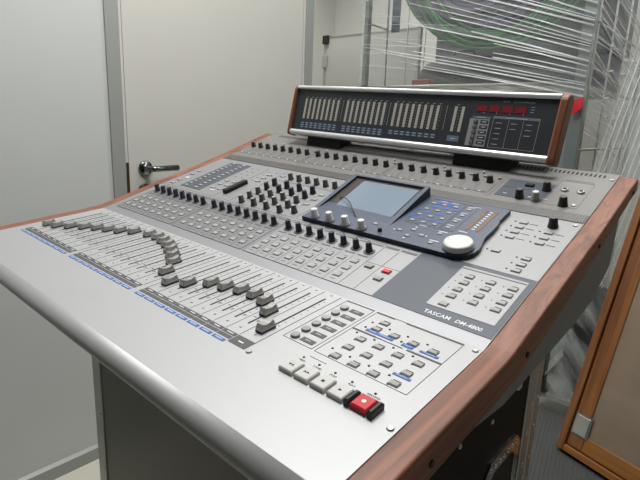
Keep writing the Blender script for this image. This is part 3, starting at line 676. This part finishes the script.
text('TASCAM', 0.0040, M['btn'], br, T((0.5236, 0.0885, 0.0001)), 'maker_lettering', sx=0.85)
text('MU-1000 METER UNIT', 0.0040, M['btn'], br, T((0.5430, 0.0885, 0.0001)), 'model_lettering', sx=1.02)
fs = MB().lathe([(0.0015, 0), (0.0015, 0.0006)], n=10).mesh('face_screw', M['blackm']); rep('face_screw', fs, br, I4, [(x, 0.0905) for x in (0.0127, 0.1293, 0.2591, 0.3166, 0.4491, 0.6116)])
# stand brackets, from the housing to the deck (built in console coordinates)
def on_con(mb, name, mt, parent, **k):
    o = mb.build(name, mt, parent, **k); o.matrix_local = BI @ CW; return o
def deckz(y): return z3 + (y - y3) * math.tan(A3)
for x0, x1 in ((0.125, 0.230), (0.520, 0.635)):
    b = MB().add([(x0, 0.456, deckz(0.456) + 0.0005), (x1, 0.456, deckz(0.456) + 0.0005), (x1, 0.500, deckz(0.4975) + 0.0005), (x0, 0.500, deckz(0.4975) + 0.0005),
                  (x0, 0.462, 0.1150), (x1, 0.462, 0.1150), (x1, 0.505, 0.1300), (x0, 0.505, 0.1300)],
                 [(3, 2, 1, 0), (4, 5, 6, 7), (0, 1, 5, 4), (1, 2, 6, 5), (2, 3, 7, 6), (3, 0, 4, 7)])
    on_con(b, 'mounting_bracket', M['blackm'], br)
on_con(MB().box(0.09, 0.69, 0.490, 0.512, 0.112, 0.122), 'rear_shelf', M['deck'], br)

# ------------------------------------------------------------------ flight case under the console
CX0, CX1, CY0, CY1, CT = 0.0, 0.750, -0.060, 0.432, FZ - 0.205
fc = thing('flight_case', 'black flight case with aluminium edges and side handle, carrying the mixing console', 'flight case', T((0, 0, 0)))
MB().box(CX0 + 0.01, CX1 - 0.004, CY0 + 0.006, CY1 - 0.01, 0.10, CT).build('body', M['caseblack'], fc)
MB().box(CX0 + 0.03, 0.500, CY0 + 0.001, CY0 + 0.006, 0.13, CT - 0.002).build('front_panel', M['casefront'], fc)
MB().box(0.560, CX1 - 0.03, CY0 + 0.001, CY0 + 0.006, 0.13, CT - 0.002).build('front_panel', M['casefront'], fc)
MB().box(CX1 - 0.004, CX1 - 0.001, CY0 + 0.03, 0.365, 0.13, CT - 0.002).build('side_panel', M['caseblack'], fc)
def topw(x, y, h): return (CW @ Vector((x, y, h)))
tp = MB(); pts = []
for x, y in ((0.02, CY0 + 0.05), (CX1 - 0.02, CY0 + 0.05), (CX1 - 0.02, CY1), (0.02, CY1)): pts.append((x, y, CT))
for x, y in ((0.02, CY0 + 0.20), (CX1 - 0.02, CY0 + 0.20), (CX1 - 0.02, CY1), (0.02, CY1)):
    v = CW @ Vector((x, y, -0.1420)); pts.append((x, y, v.z - 0.001))
tp.add(pts, [(3, 2, 1, 0), (4, 5, 6, 7), (0, 1, 5, 4), (1, 2, 6, 5), (2, 3, 7, 6), (3, 0, 4, 7)])
tp.build('console_cradle', M['blackm'], fc)
for x0, x1, y0, y1 in ((CX0 - 0.002, CX0 + 0.031, CY0 - 0.002, CY0 + 0.03), (0.500, 0.527, CY0 - 0.002, CY0 + 0.008), (0.531, 0.560, CY0 - 0.002, CY0 + 0.008), (CX1 - 0.031, CX1 + 0.002, CY0 - 0.002, CY0 + 0.031), (CX1 - 0.031, CX1 + 0.002, 0.365, 0.400), (CX1 - 0.031, CX1 + 0.002, 0.404, CY1 + 0.002), (CX0 - 0.002, CX0 + 0.031, CY1 - 0.03, CY1 + 0.002)):
    MB().box(x0, x1, y0, y1, 0.10, CT + 0.004).build('aluminium_edge', M['alu2'], fc, bevel=0.002)
boxes('aluminium_rim', M['alu2'], fc, [(CX0 - 0.002, CX1 + 0.002, CY0 - 0.002, CY0 + 0.03, CT - 0.03, CT + 0.003), (CX1 - 0.03, CX1 + 0.002, CY0, CY1, CT, CT + 0.003)])
MB().box(CX0 - 0.002, CX1 + 0.002, CY0 - 0.002, CY1 + 0.002, 0.098, 0.13).build('aluminium_base_rim', M['alu2'], fc)
rv = MB().lathe([(0.0040, 0), (0.0040, 0.0010), (0.0022, 0.0022)], n=12)
rm = rv.mesh('rivet', M['steel'])
for y, z in ((0.211, -0.242), (0.100, -0.228)): link('rivet', rm, fc, T((CX1 - 0.001, y, FZ + z)) @ RY(math.pi / 2))
for y in (0.383, 0.419):
    for z in (-0.235, -0.285, -0.345, -0.41, -0.47, -0.54): link('rivet', rm, fc, T((CX1 + 0.002, y, FZ + z)) @ RY(math.pi / 2))
for z in (-0.43, -0.56): link('rivet', rm, fc, T((CX0 + 0.022, CY0 - 0.002, FZ + z)) @ RX(math.pi / 2))
lt = MB().box(CX1 - 0.001, CX1 + 0.007, 0.290, 0.306, FZ - 0.220, FZ - 0.190).build('corner_latch', M['steel'], fc, bevel=0.002)
# recessed handle dish with chamfered corners
def octo(y0, y1, z0, z1, c): return [(y0 + c, z0), (y1 - c, z0), (y1, z0 + c), (y1, z1 - c), (y1 - c, z1), (y0 + c, z1), (y0, z1 - c), (y0, z0 + c)]
HY0, HY1, HZ0, HZ1 = 0.203, 0.352, FZ - 0.510, FZ - 0.322
oo = octo(HY0, HY1, HZ0, HZ1, 0.02); oi = octo(HY0 + 0.024, HY1 - 0.024, HZ0 + 0.024, HZ1 - 0.024, 0.012)
b = MB(); n = 8
vs = [(CX1 - 0.001, y, z) for y, z in oo] + [(CX1 + 0.002, y, z) for y, z in oo] + [(CX1 + 0.002, y, z) for y, z in oi] + [(CX1 - 0.001, y, z) for y, z in oi]
fs_ = []
for i in range(8):
    j = (i + 1) % 8; fs_ += [(i, j, n + j, n + i), (n + i, n + j, 2 * n + j, 2 * n + i), (2 * n + i, 2 * n + j, 3 * n + j, 3 * n + i), (3 * n + i, 3 * n + j, j, i)]
b.add(vs, fs_)
hd = b.build('side_handle', M['chrome'], fc)
MB().prism(oi, CX1 - 0.0008, CX1 - 0.0002).build('dish', M['blackm'], hd)
MB().tube([(CX1 + 0.001, HY0 + 0.03, HZ0 + 0.075), (CX1 + 0.010, HY0 + 0.045, HZ0 + 0.075), (CX1 + 0.010, HY1 - 0.045, HZ0 + 0.075), (CX1 + 0.001, HY1 - 0.03, HZ0 + 0.075)], 0.006, 10).build('grip', M['black'], hd)
for i in range(7): link('rivet', rm, hd, T((CX1 + 0.002, HY0 + 0.020 + 0.018 * i, HZ1 - 0.012)) @ RY(math.pi / 2))
for i in range(5): link('rivet', rm, hd, T((CX1 + 0.002, HY0 + 0.012, HZ1 - 0.035 - 0.028 * i)) @ RY(math.pi / 2))
for x in (0.07, 0.68):
    for y in (0.01, 0.36):
        o = MB().lathe([(0.022, -0.014), (0.040, -0.012), (0.042, 0), (0.040, 0.012), (0.022, 0.014)], n=28, M=T((x, y, 0.042)) @ RY(math.pi / 2)).build('caster', M['black'], fc)
        MB().box(x - 0.03, x + 0.03, y - 0.03, y + 0.03, 0.088, 0.098).box(x - 0.022, x - 0.016, y - 0.02, y + 0.02, 0.04, 0.09).box(x + 0.016, x + 0.022, y - 0.02, y + 0.02, 0.04, 0.09).build('caster_fork', M['steel'], o)

# ------------------------------------------------------------------ wire cage trolley wrapped in film
TX0, TX1, TY0, TY1 = -0.700, 0.405, 1.750, 2.860
tr = thing('cage_trolley', 'tall galvanised wire cage trolley behind the meter bridge, wrapped in stretch film', 'trolley', T((0, 0, 0)))
for x0, x1, y0, y1 in ((TX1 - 0.045, TX1, TY0, TY0 + 0.03), (TX0, TX0 + 0.022, TY0, TY0 + 0.03), (TX0, TX0 + 0.03, TY1 - 0.03, TY1), (TX1 - 0.03, TX1, TY1 - 0.03, TY1)):
    MB().box(x0, x1, y0, y1, 0.12, 2.25).build('upright_post', M['cage'], tr)
for z in (0.12, 2.22): boxes('cross_rail', M['cagel'], tr, [(TX0, TX1, TY0, TY0 + 0.03, z, z + 0.03), (TX0, TX1, TY1 - 0.03, TY1, z, z + 0.03), (TX0, TX0 + 0.03, TY0, TY1, z, z + 0.03), (TX1 - 0.03, TX1, TY0, TY1, z, z + 0.03)])
MB().box(TX0 + 0.03, TX1 - 0.03, TY0 + 0.03, TY1 - 0.03, 0.13, 0.145).build('base_deck', M['cage'], tr)
b = MB()
for k in range(5):
    y = 1.83 + 0.255 * k; b.tube([(TX1 - 0.008, y, 0.14), (TX1 - 0.008, y, 2.23)], 0.0045, 6)
for z in (0.42, 0.70, FZ + 0.122, FZ + 0.62, 1.95): b.tube([(TX1 - 0.008, TY0 + 0.02, z), (TX1 - 0.008, TY1 - 0.02, z)], 0.0055, 6)
b.build('side_mesh', M['cagel'], tr)
b = MB()
for k in range(5):
    y = 1.95 + 0.2 * k; b.tube([(TX0 + 0.01, y, 0.14), (TX0 + 0.01, y, 2.23)], 0.004, 6)
b.build('side_mesh', M['cagel'], tr)
SZ = FZ + 0.385
b = MB()
for k in range(19):
    y = TY0 + 0.02 + 0.058 * k; b.tube([(TX0 + 0.02, y, SZ), (TX1 - 0.03, y, SZ)], 0.003, 6)
for k in range(9): x = TX0 + 0.03 + 0.128 * k; b.tube([(x, TY0 + 0.02, SZ - 0.006), (x, TY1 - 0.02, SZ - 0.006)], 0.004, 6)
b.tube([(TX0 + 0.02, TY0 + 0.01, SZ - 0.02), (TX1 - 0.03, TY0 + 0.01, SZ - 0.03)], 0.006, 8).tube([(TX0 + 0.02, TY0 + 0.01, SZ), (TX1 - 0.03, TY0 + 0.01, SZ)], 0.008, 8)
b.build('wire_shelf', M['cagel'], tr)
MB().tube([(-0.556, TY0 + 0.01, SZ), (-0.570, TY0 + 0.01, 2.22)], 0.004, 8).tube([(TX0 + 0.02, TY0 + 0.01, FZ + 0.705), (-0.566, TY0 + 0.01, FZ + 0.665)], 0.005, 8).build('hanging_rod', M['cage'], tr)
MB().box(TX1 - 0.115, TX1 - 0.047, TY0 + 0.015, TY0 + 0.03, 0.15, FZ + 0.30).build('steel_sheet', M['chassis'], tr)
for x in (TX0 + 0.07, TX1 - 0.07):
    for y in (TY0 + 0.07, TY1 - 0.07):
        MB().lathe([(0.03, -0.014), (0.05, -0.012), (0.052, 0), (0.05, 0.012), (0.03, 0.014)], n=24, M=T((x, y, 0.052)) @ RY(math.pi / 2)).box(x - 0.02, x + 0.02, y - 0.03, y + 0.03, 0.100, 0.12).build('caster', M['black'], tr)
# film on the trolley: front sheet, side sheet, taut folds
def sheet(P, nu, nv, amp, seed, ax):
    rnd = random.Random(seed); ph = [(rnd.uniform(0, 6.3), rnd.uniform(2, 9), rnd.uniform(6, 26)) for _ in range(5)]
    vs = []; fs = []
    for j in range(nv + 1):
        for i in range(nu + 1):
            u, v = i / nu, j / nv
            p = Vector(P[0]).lerp(Vector(P[1]), u).lerp(Vector(P[3]).lerp(Vector(P[2]), u), v)
            d = sum(math.sin(a + b_ * u + c_ * v) for a, b_, c_ in ph) / 5 * amp
            p[ax] += d; vs.append(p)
    for j in range(nv):
        for i in range(nu): a = j * (nu + 1) + i; fs.append((a, a + 1, a + nu + 2, a + nu + 1))
    b = MB(); b.add(vs, fs, True); return b
wr = thing('stretch_film_wrap', 'clear stretch film pulled in taut folds around the cage trolley', 'stretch film', T((0, 0, 0)))
sheet([(TX0 - 0.01, TY0 - 0.012, FZ + 0.40), (TX1 + 0.01, TY0 - 0.012, FZ + 0.30), (TX1 + 0.01, TY0 - 0.012, 2.2), (TX0 - 0.01, TY0 - 0.012, 2.2)], 30, 40, 0.006, 2, 1).build('front_film', M['film'], wr)
sheet([(TX1 + 0.012, TY0 - 0.01, FZ + 0.22), (TX1 + 0.012, TY1, FZ + 0.10), (TX1 + 0.012, TY1, 2.2), (TX1 + 0.012, TY0 - 0.01, 2.2)], 30, 40, 0.006, 3, 0).build('side_film', M['film_side'], wr)
rnd = random.Random(9)
fo = MB()
for k in range(30):                                    # folds pulled together at the right post
    tt = k / 29
    zl = FZ + 1.30 - 0.78 * tt + rnd.uniform(-0.03, 0.03); zr = FZ + 0.86 - 0.53 * tt ** 0.75 + rnd.uniform(-0.012, 0.012)
    u0 = rnd.choice([0.25, 0.35, 0.45, 0.55, 0.65]) if tt < 0.8 else rnd.uniform(0.0, 0.35)
    a = Vector((TX0, TY0 - 0.016, zl)); c = Vector((TX1, TY0 - 0.016, zr))
    fo.tube([a.lerp(c, u0), a.lerp(c, (u0 + 1) / 2) + Vector((0, -0.004, 0.003)), c], rnd.uniform(0.0012, 0.0040), 6)
for k in range(9):                                     # thinner, flatter ones on the left
    zl = FZ + 0.90 - 0.05 * k + rnd.uniform(-0.02, 0.02); l = rnd.uniform(0.3, 0.6)
    fo.tube([(TX0, TY0 - 0.016, zl), (TX0 + l, TY0 - 0.018, zl - 0.10 * l)], rnd.uniform(0.0006, 0.0014), 6)
fo.build('front_fold', M['fold'], wr)
fo = MB()
for k in range(26):
    tt = k / 25
    zl = FZ + 0.80 - 0.62 * tt + rnd.uniform(-0.02, 0.02); zr = zl - rnd.uniform(0.05, 0.30)
    a = Vector((TX1 + 0.018, TY0, zl)); c = Vector((TX1 + 0.018, TY1, zr)); u1 = rnd.uniform(0.4, 1)
    fo.tube([a, a.lerp(c, u1 / 2) + Vector((0.003, 0, 0.006)), a.lerp(c, u1)], rnd.uniform(0.001, 0.0026), 6)
for k in range(16):
    y = rnd.uniform(TY0 + 0.2, TY1 - 0.2); z = FZ + rnd.uniform(0.25, 0.55); l = rnd.uniform(0.03, 0.10)
    fo.tube([(TX1 + 0.019, y, z), (TX1 + 0.021, y + l / 2, z + 0.004), (TX1 + 0.019, y + l, z)], 0.004, 6)
fo.build('side_fold', M['fold'], wr)
# things on the trolley
def coil(name, label, c, r0, r1, n, tr_, mt, yw, seed, group=None):
    rnd = random.Random(seed); b = MB()
    for k in range(n):
        r = r0 + (r1 - r0) * rnd.random(); cx = c[0] + rnd.uniform(-0.03, 0.03); cz = c[2] + rnd.uniform(-0.02, 0.02); yy = c[1] + rnd.uniform(-yw, yw)
        ex = rnd.uniform(0.95, 1.25); tl = rnd.uniform(-0.06, 0.06)
        b.tube([(cx + r * ex * math.cos(a), yy + tl * math.cos(a + k), cz + r * math.sin(a)) for a in [2 * math.pi * i / 40 for i in range(41)]], tr_, 7)
    o = b.build(name, mt); o['label'] = label; o['category'] = 'cable coil'
    if group: o['group'] = group
    return o
coil('cable_coil', 'thick coil of purple cable hanging inside the wrapped trolley', (-0.20, 2.02, FZ + 0.97), 0.04, 0.37, 60, 0.011, M['purple'], 0.03, 5)
coil('cable_coil', 'green cable loops hanging around the purple coil', (-0.08, 1.88, FZ + 0.97), 0.34, 0.41, 10, 0.006, M['green'], 0.02, 6)
MB().tube([(-0.6, 2.0, 2.235), (0.38, 2.0, 2.235)], 0.012, 10).build('hanging_bar', M['cagel'], tr)
b = MB().box(-0.62, 0.34, 2.36, 2.74, SZ + 0.20, SZ + 0.75, c=0.03); o = b.build('storage_bin', M['bin'], bevel=0.01); o['label'] = 'large dark grey bin at the back of the trolley shelf, behind the cables'; o['category'] = 'bin'
b = MB().box(-0.60, 0.32, 2.38, 2.72, SZ + 0.006, SZ + 0.195, c=0.01); o = b.build('cardboard_box', M['bin'], bevel=0.005); o['label'] = 'flat dark box under the large bin on the trolley shelf'; o['category'] = 'box'
bg = MB()
for k in range(1):
    prof = [(0.02, 0.0), (0.16, 0.005), (0.21, 0.05), (0.22, 0.11), (0.18, 0.17), (0.10, 0.21), (0.03, 0.225)]
    bg.lathe(prof, n=28, M=T((-0.36, 2.20, SZ + 0.006)) @ Matrix.Diagonal((1.15, 0.75, 0.85, 1)))
o = bg.build('round_bag', M['cloth']); o['label'] = 'rounded black bag lying on the trolley shelf'; o['category'] = 'bag'
MB().tube([(-0.42, 2.20, SZ + 0.175), (-0.40, 2.20, SZ + 0.22), (-0.30, 2.20, SZ + 0.22), (-0.28, 2.20, SZ + 0.175)], 0.010, 8).build('bag_handle', M['cloth'], o)
o = MB().box(-0.46, -0.36, 1.86, 1.92, SZ + 0.008, SZ + 0.045, c=0.004).build('red_box', M['dullred'], bevel=0.004); o['label'] = 'small red box at the front of the trolley shelf'; o['category'] = 'box'
o = MB().box(-0.562, -0.515, 1.795, 1.800, FZ + 0.655, 2.218).build('blue_strap', mat('navy_webbing', (44, 54, 78), 0.7)); o['label'] = 'dark blue strap hanging inside the left front of the trolley'; o['category'] = 'strap'
b = MB(); b.add([(0.372, 1.722, FZ + 0.315), (0.411, 1.728, FZ + 0.330), (0.408, 1.722, FZ + 0.285), (0.376, 1.718, FZ + 0.258), (0.372, 1.726, FZ + 0.315), (0.411, 1.732, FZ + 0.330), (0.408, 1.726, FZ + 0.285), (0.376, 1.722, FZ + 0.258)],
      [(0, 1, 2, 3), (7, 6, 5, 4), (0, 4, 5, 1), (1, 5, 6, 2), (2, 6, 7, 3), (3, 7, 4, 0)])
o = b.build('red_tape', M['tape']); o['label'] = 'strip of red tape on the trolley post, right of the meter bridge'; o['category'] = 'tape'

# ------------------------------------------------------------------ board standing behind, left of the trolley
bo = thing('display_board', 'grey white board with a black corner cap, standing left of the wrapped trolley', 'board', T((0, 0, 0)))
MB().box(-1.575, -0.800, 2.452, 2.472, 0.35, FZ + 0.800).build('panel', M['board'], bo)
boxes('edge_frame', M['alu'], bo, [(-1.590, -1.572, 2.448, 2.476, 0.0, FZ + 0.805), (-0.803, -0.785, 2.448, 2.476, 0.0, FZ + 0.805), (-1.59, -0.785, 2.448, 2.476, FZ + 0.800, FZ + 0.806)])
MB().box(-1.600, -1.545, 2.435, 2.480, FZ + 0.755, FZ + 0.815).build('corner_cap', M['blackm'], bo, bevel=0.006)
MB().box(-1.598, -1.555, 2.438, 2.450, FZ + 0.590, FZ + 0.680).build('bracket', M['alu'], bo, bevel=0.005)
boxes('foot', M['alu'], bo, [(-1.61, -1.55, 2.25, 2.67, 0.0, 0.03), (-0.83, -0.77, 2.25, 2.67, 0.0, 0.03)])

# ------------------------------------------------------------------ wrapped goods to the right of the trolley
wg = thing('wrapped_pallet', 'dark boxes on a steel pallet, shrouded in hanging film right of the console', 'pallet', T((0, 0, 0)))
boxes('steel_pallet', M['alu2'], wg, [(0.425, 1.40, 1.775, 2.60, 0.05, 0.075), (0.400, 1.40, 1.745, 1.79, 0.001, 0.06)])
boxes('pallet_runner', M['cage'], wg, [(0.46, 0.52, 1.82, 2.58, 0, 0.05), (1.30, 1.36, 1.82, 2.58, 0, 0.05)])
MB().box(0.45, 0.90, 1.86, 2.50, 0.076, 0.46, c=0.01).build('dark_box', M['cloth'], wg)
MB().box(0.91, 1.36, 1.95, 2.50, 0.076, 1.20, c=0.01).build('dark_box', M['cloth'], wg)
b = sheet([(0.420, 1.765, 0.07), (1.42, 1.765, 0.07), (1.42, 1.84, 0.66), (0.412, 1.78, 0.72)], 40, 20, 0.012, 12, 1); b.build('low_film', M['film_low'], wg)
# hanging upright film, its left edge running up to the right
b = sheet([(0.400, 1.722, 0.62), (1.45, 1.90, 0.62), (1.45, 2.02, 2.35), (0.66, 2.00, 2.35)], 90, 20, 0.02, 14, 1)
b.build('hanging_film', M['film_v'], wg)
fo = MB(); rnd = random.Random(21)
for k in range(22):
    u = k / 21; x0 = 0.400 + 0.42 * u; x1 = 0.66 + 0.50 * u
    fo.tube([(x0, 1.712 + 0.063 * u, 0.62), ((x0 + x1) / 2, 1.85 + 0.040 * u, 1.5), (x1, 1.985 + 0.012 * u, 2.35)], rnd.uniform(0.0012, 0.003), 6)
fo.build('hanging_fold', M['fold'], wg)

# ------------------------------------------------------------------ ribbed mat
b = MB(); mw, md = 1.0, 1.32
b.box(0, mw, 0, md, 0, 0.004)
for i in range(100): x = 0.004 + i * 0.015; b.box(x, x + 0.008, 0, md, 0.004, 0.0075)
ml = T((0.645, 0.45, 0.0)) @ RZ(math.radians(11.5))
o = b.build('ribbed_mat', M['mat'], None, ml); o['label'] = 'dark grey ribbed mat on the floor right of the flight case'; o['category'] = 'mat'

# ------------------------------------------------------------------ wooden frame leaning at the right
psi = math.radians(20); lean = math.radians(15)
FL = T((0.568, 1.480, 0.020)) @ RZ(-psi) @ RX(-lean)      # x along the bottom, z up the frame, -y towards the viewer
wf = thing('wooden_frame', 'orange brown wooden frame with a brown panel, leaning at the right edge', 'wooden frame', FL)
FWd, FHt = 0.95, 1.22
boxes('outer_strip', M['woodo'], wf, [(0, 0.028, -0.012, 0.035, 0, FHt), (FWd - 0.028, FWd, -0.012, 0.035, 0, FHt)], bevel=0.003)
boxes('outer_rail', M['woodx'], wf, [(0.028, FWd - 0.028, -0.012, 0.035, 0, 0.026), (0.028, FWd - 0.028, -0.012, 0.035, FHt - 0.03, FHt)], bevel=0.003)
boxes('stile', M['woodo'], wf, [(0.032, 0.092, -0.004, 0.028, 0.030, FHt - 0.035), (FWd - 0.092, FWd - 0.032, -0.004, 0.028, 0.035, FHt - 0.035)], bevel=0.004)
boxes('cross_rail', M['woodx'], wf, [(0.092, FWd - 0.092, -0.004, 0.028, 0.030, 0.090), (0.092, FWd - 0.092, -0.004, 0.028, FHt - 0.09, FHt - 0.035)], bevel=0.004)
MB().box(0.028, FWd - 0.028, 0.010, 0.016, 0.026, FHt - 0.030).build('groove_backing', M['blackm'], wf)
MB().box(0.092, FWd - 0.092, 0.002, 0.009, 0.090, FHt - 0.090).build('panel', M['cork'], wf)
MB().box(0.040, 0.096, -0.012, -0.004, 0.085, 0.160).build('lock_plate', M['steel'], wf, bevel=0.003)
MB().box(0.035, 0.101, -0.008, -0.004, 0.080, 0.165).build('lock_plate_rim', M['cage'], wf)
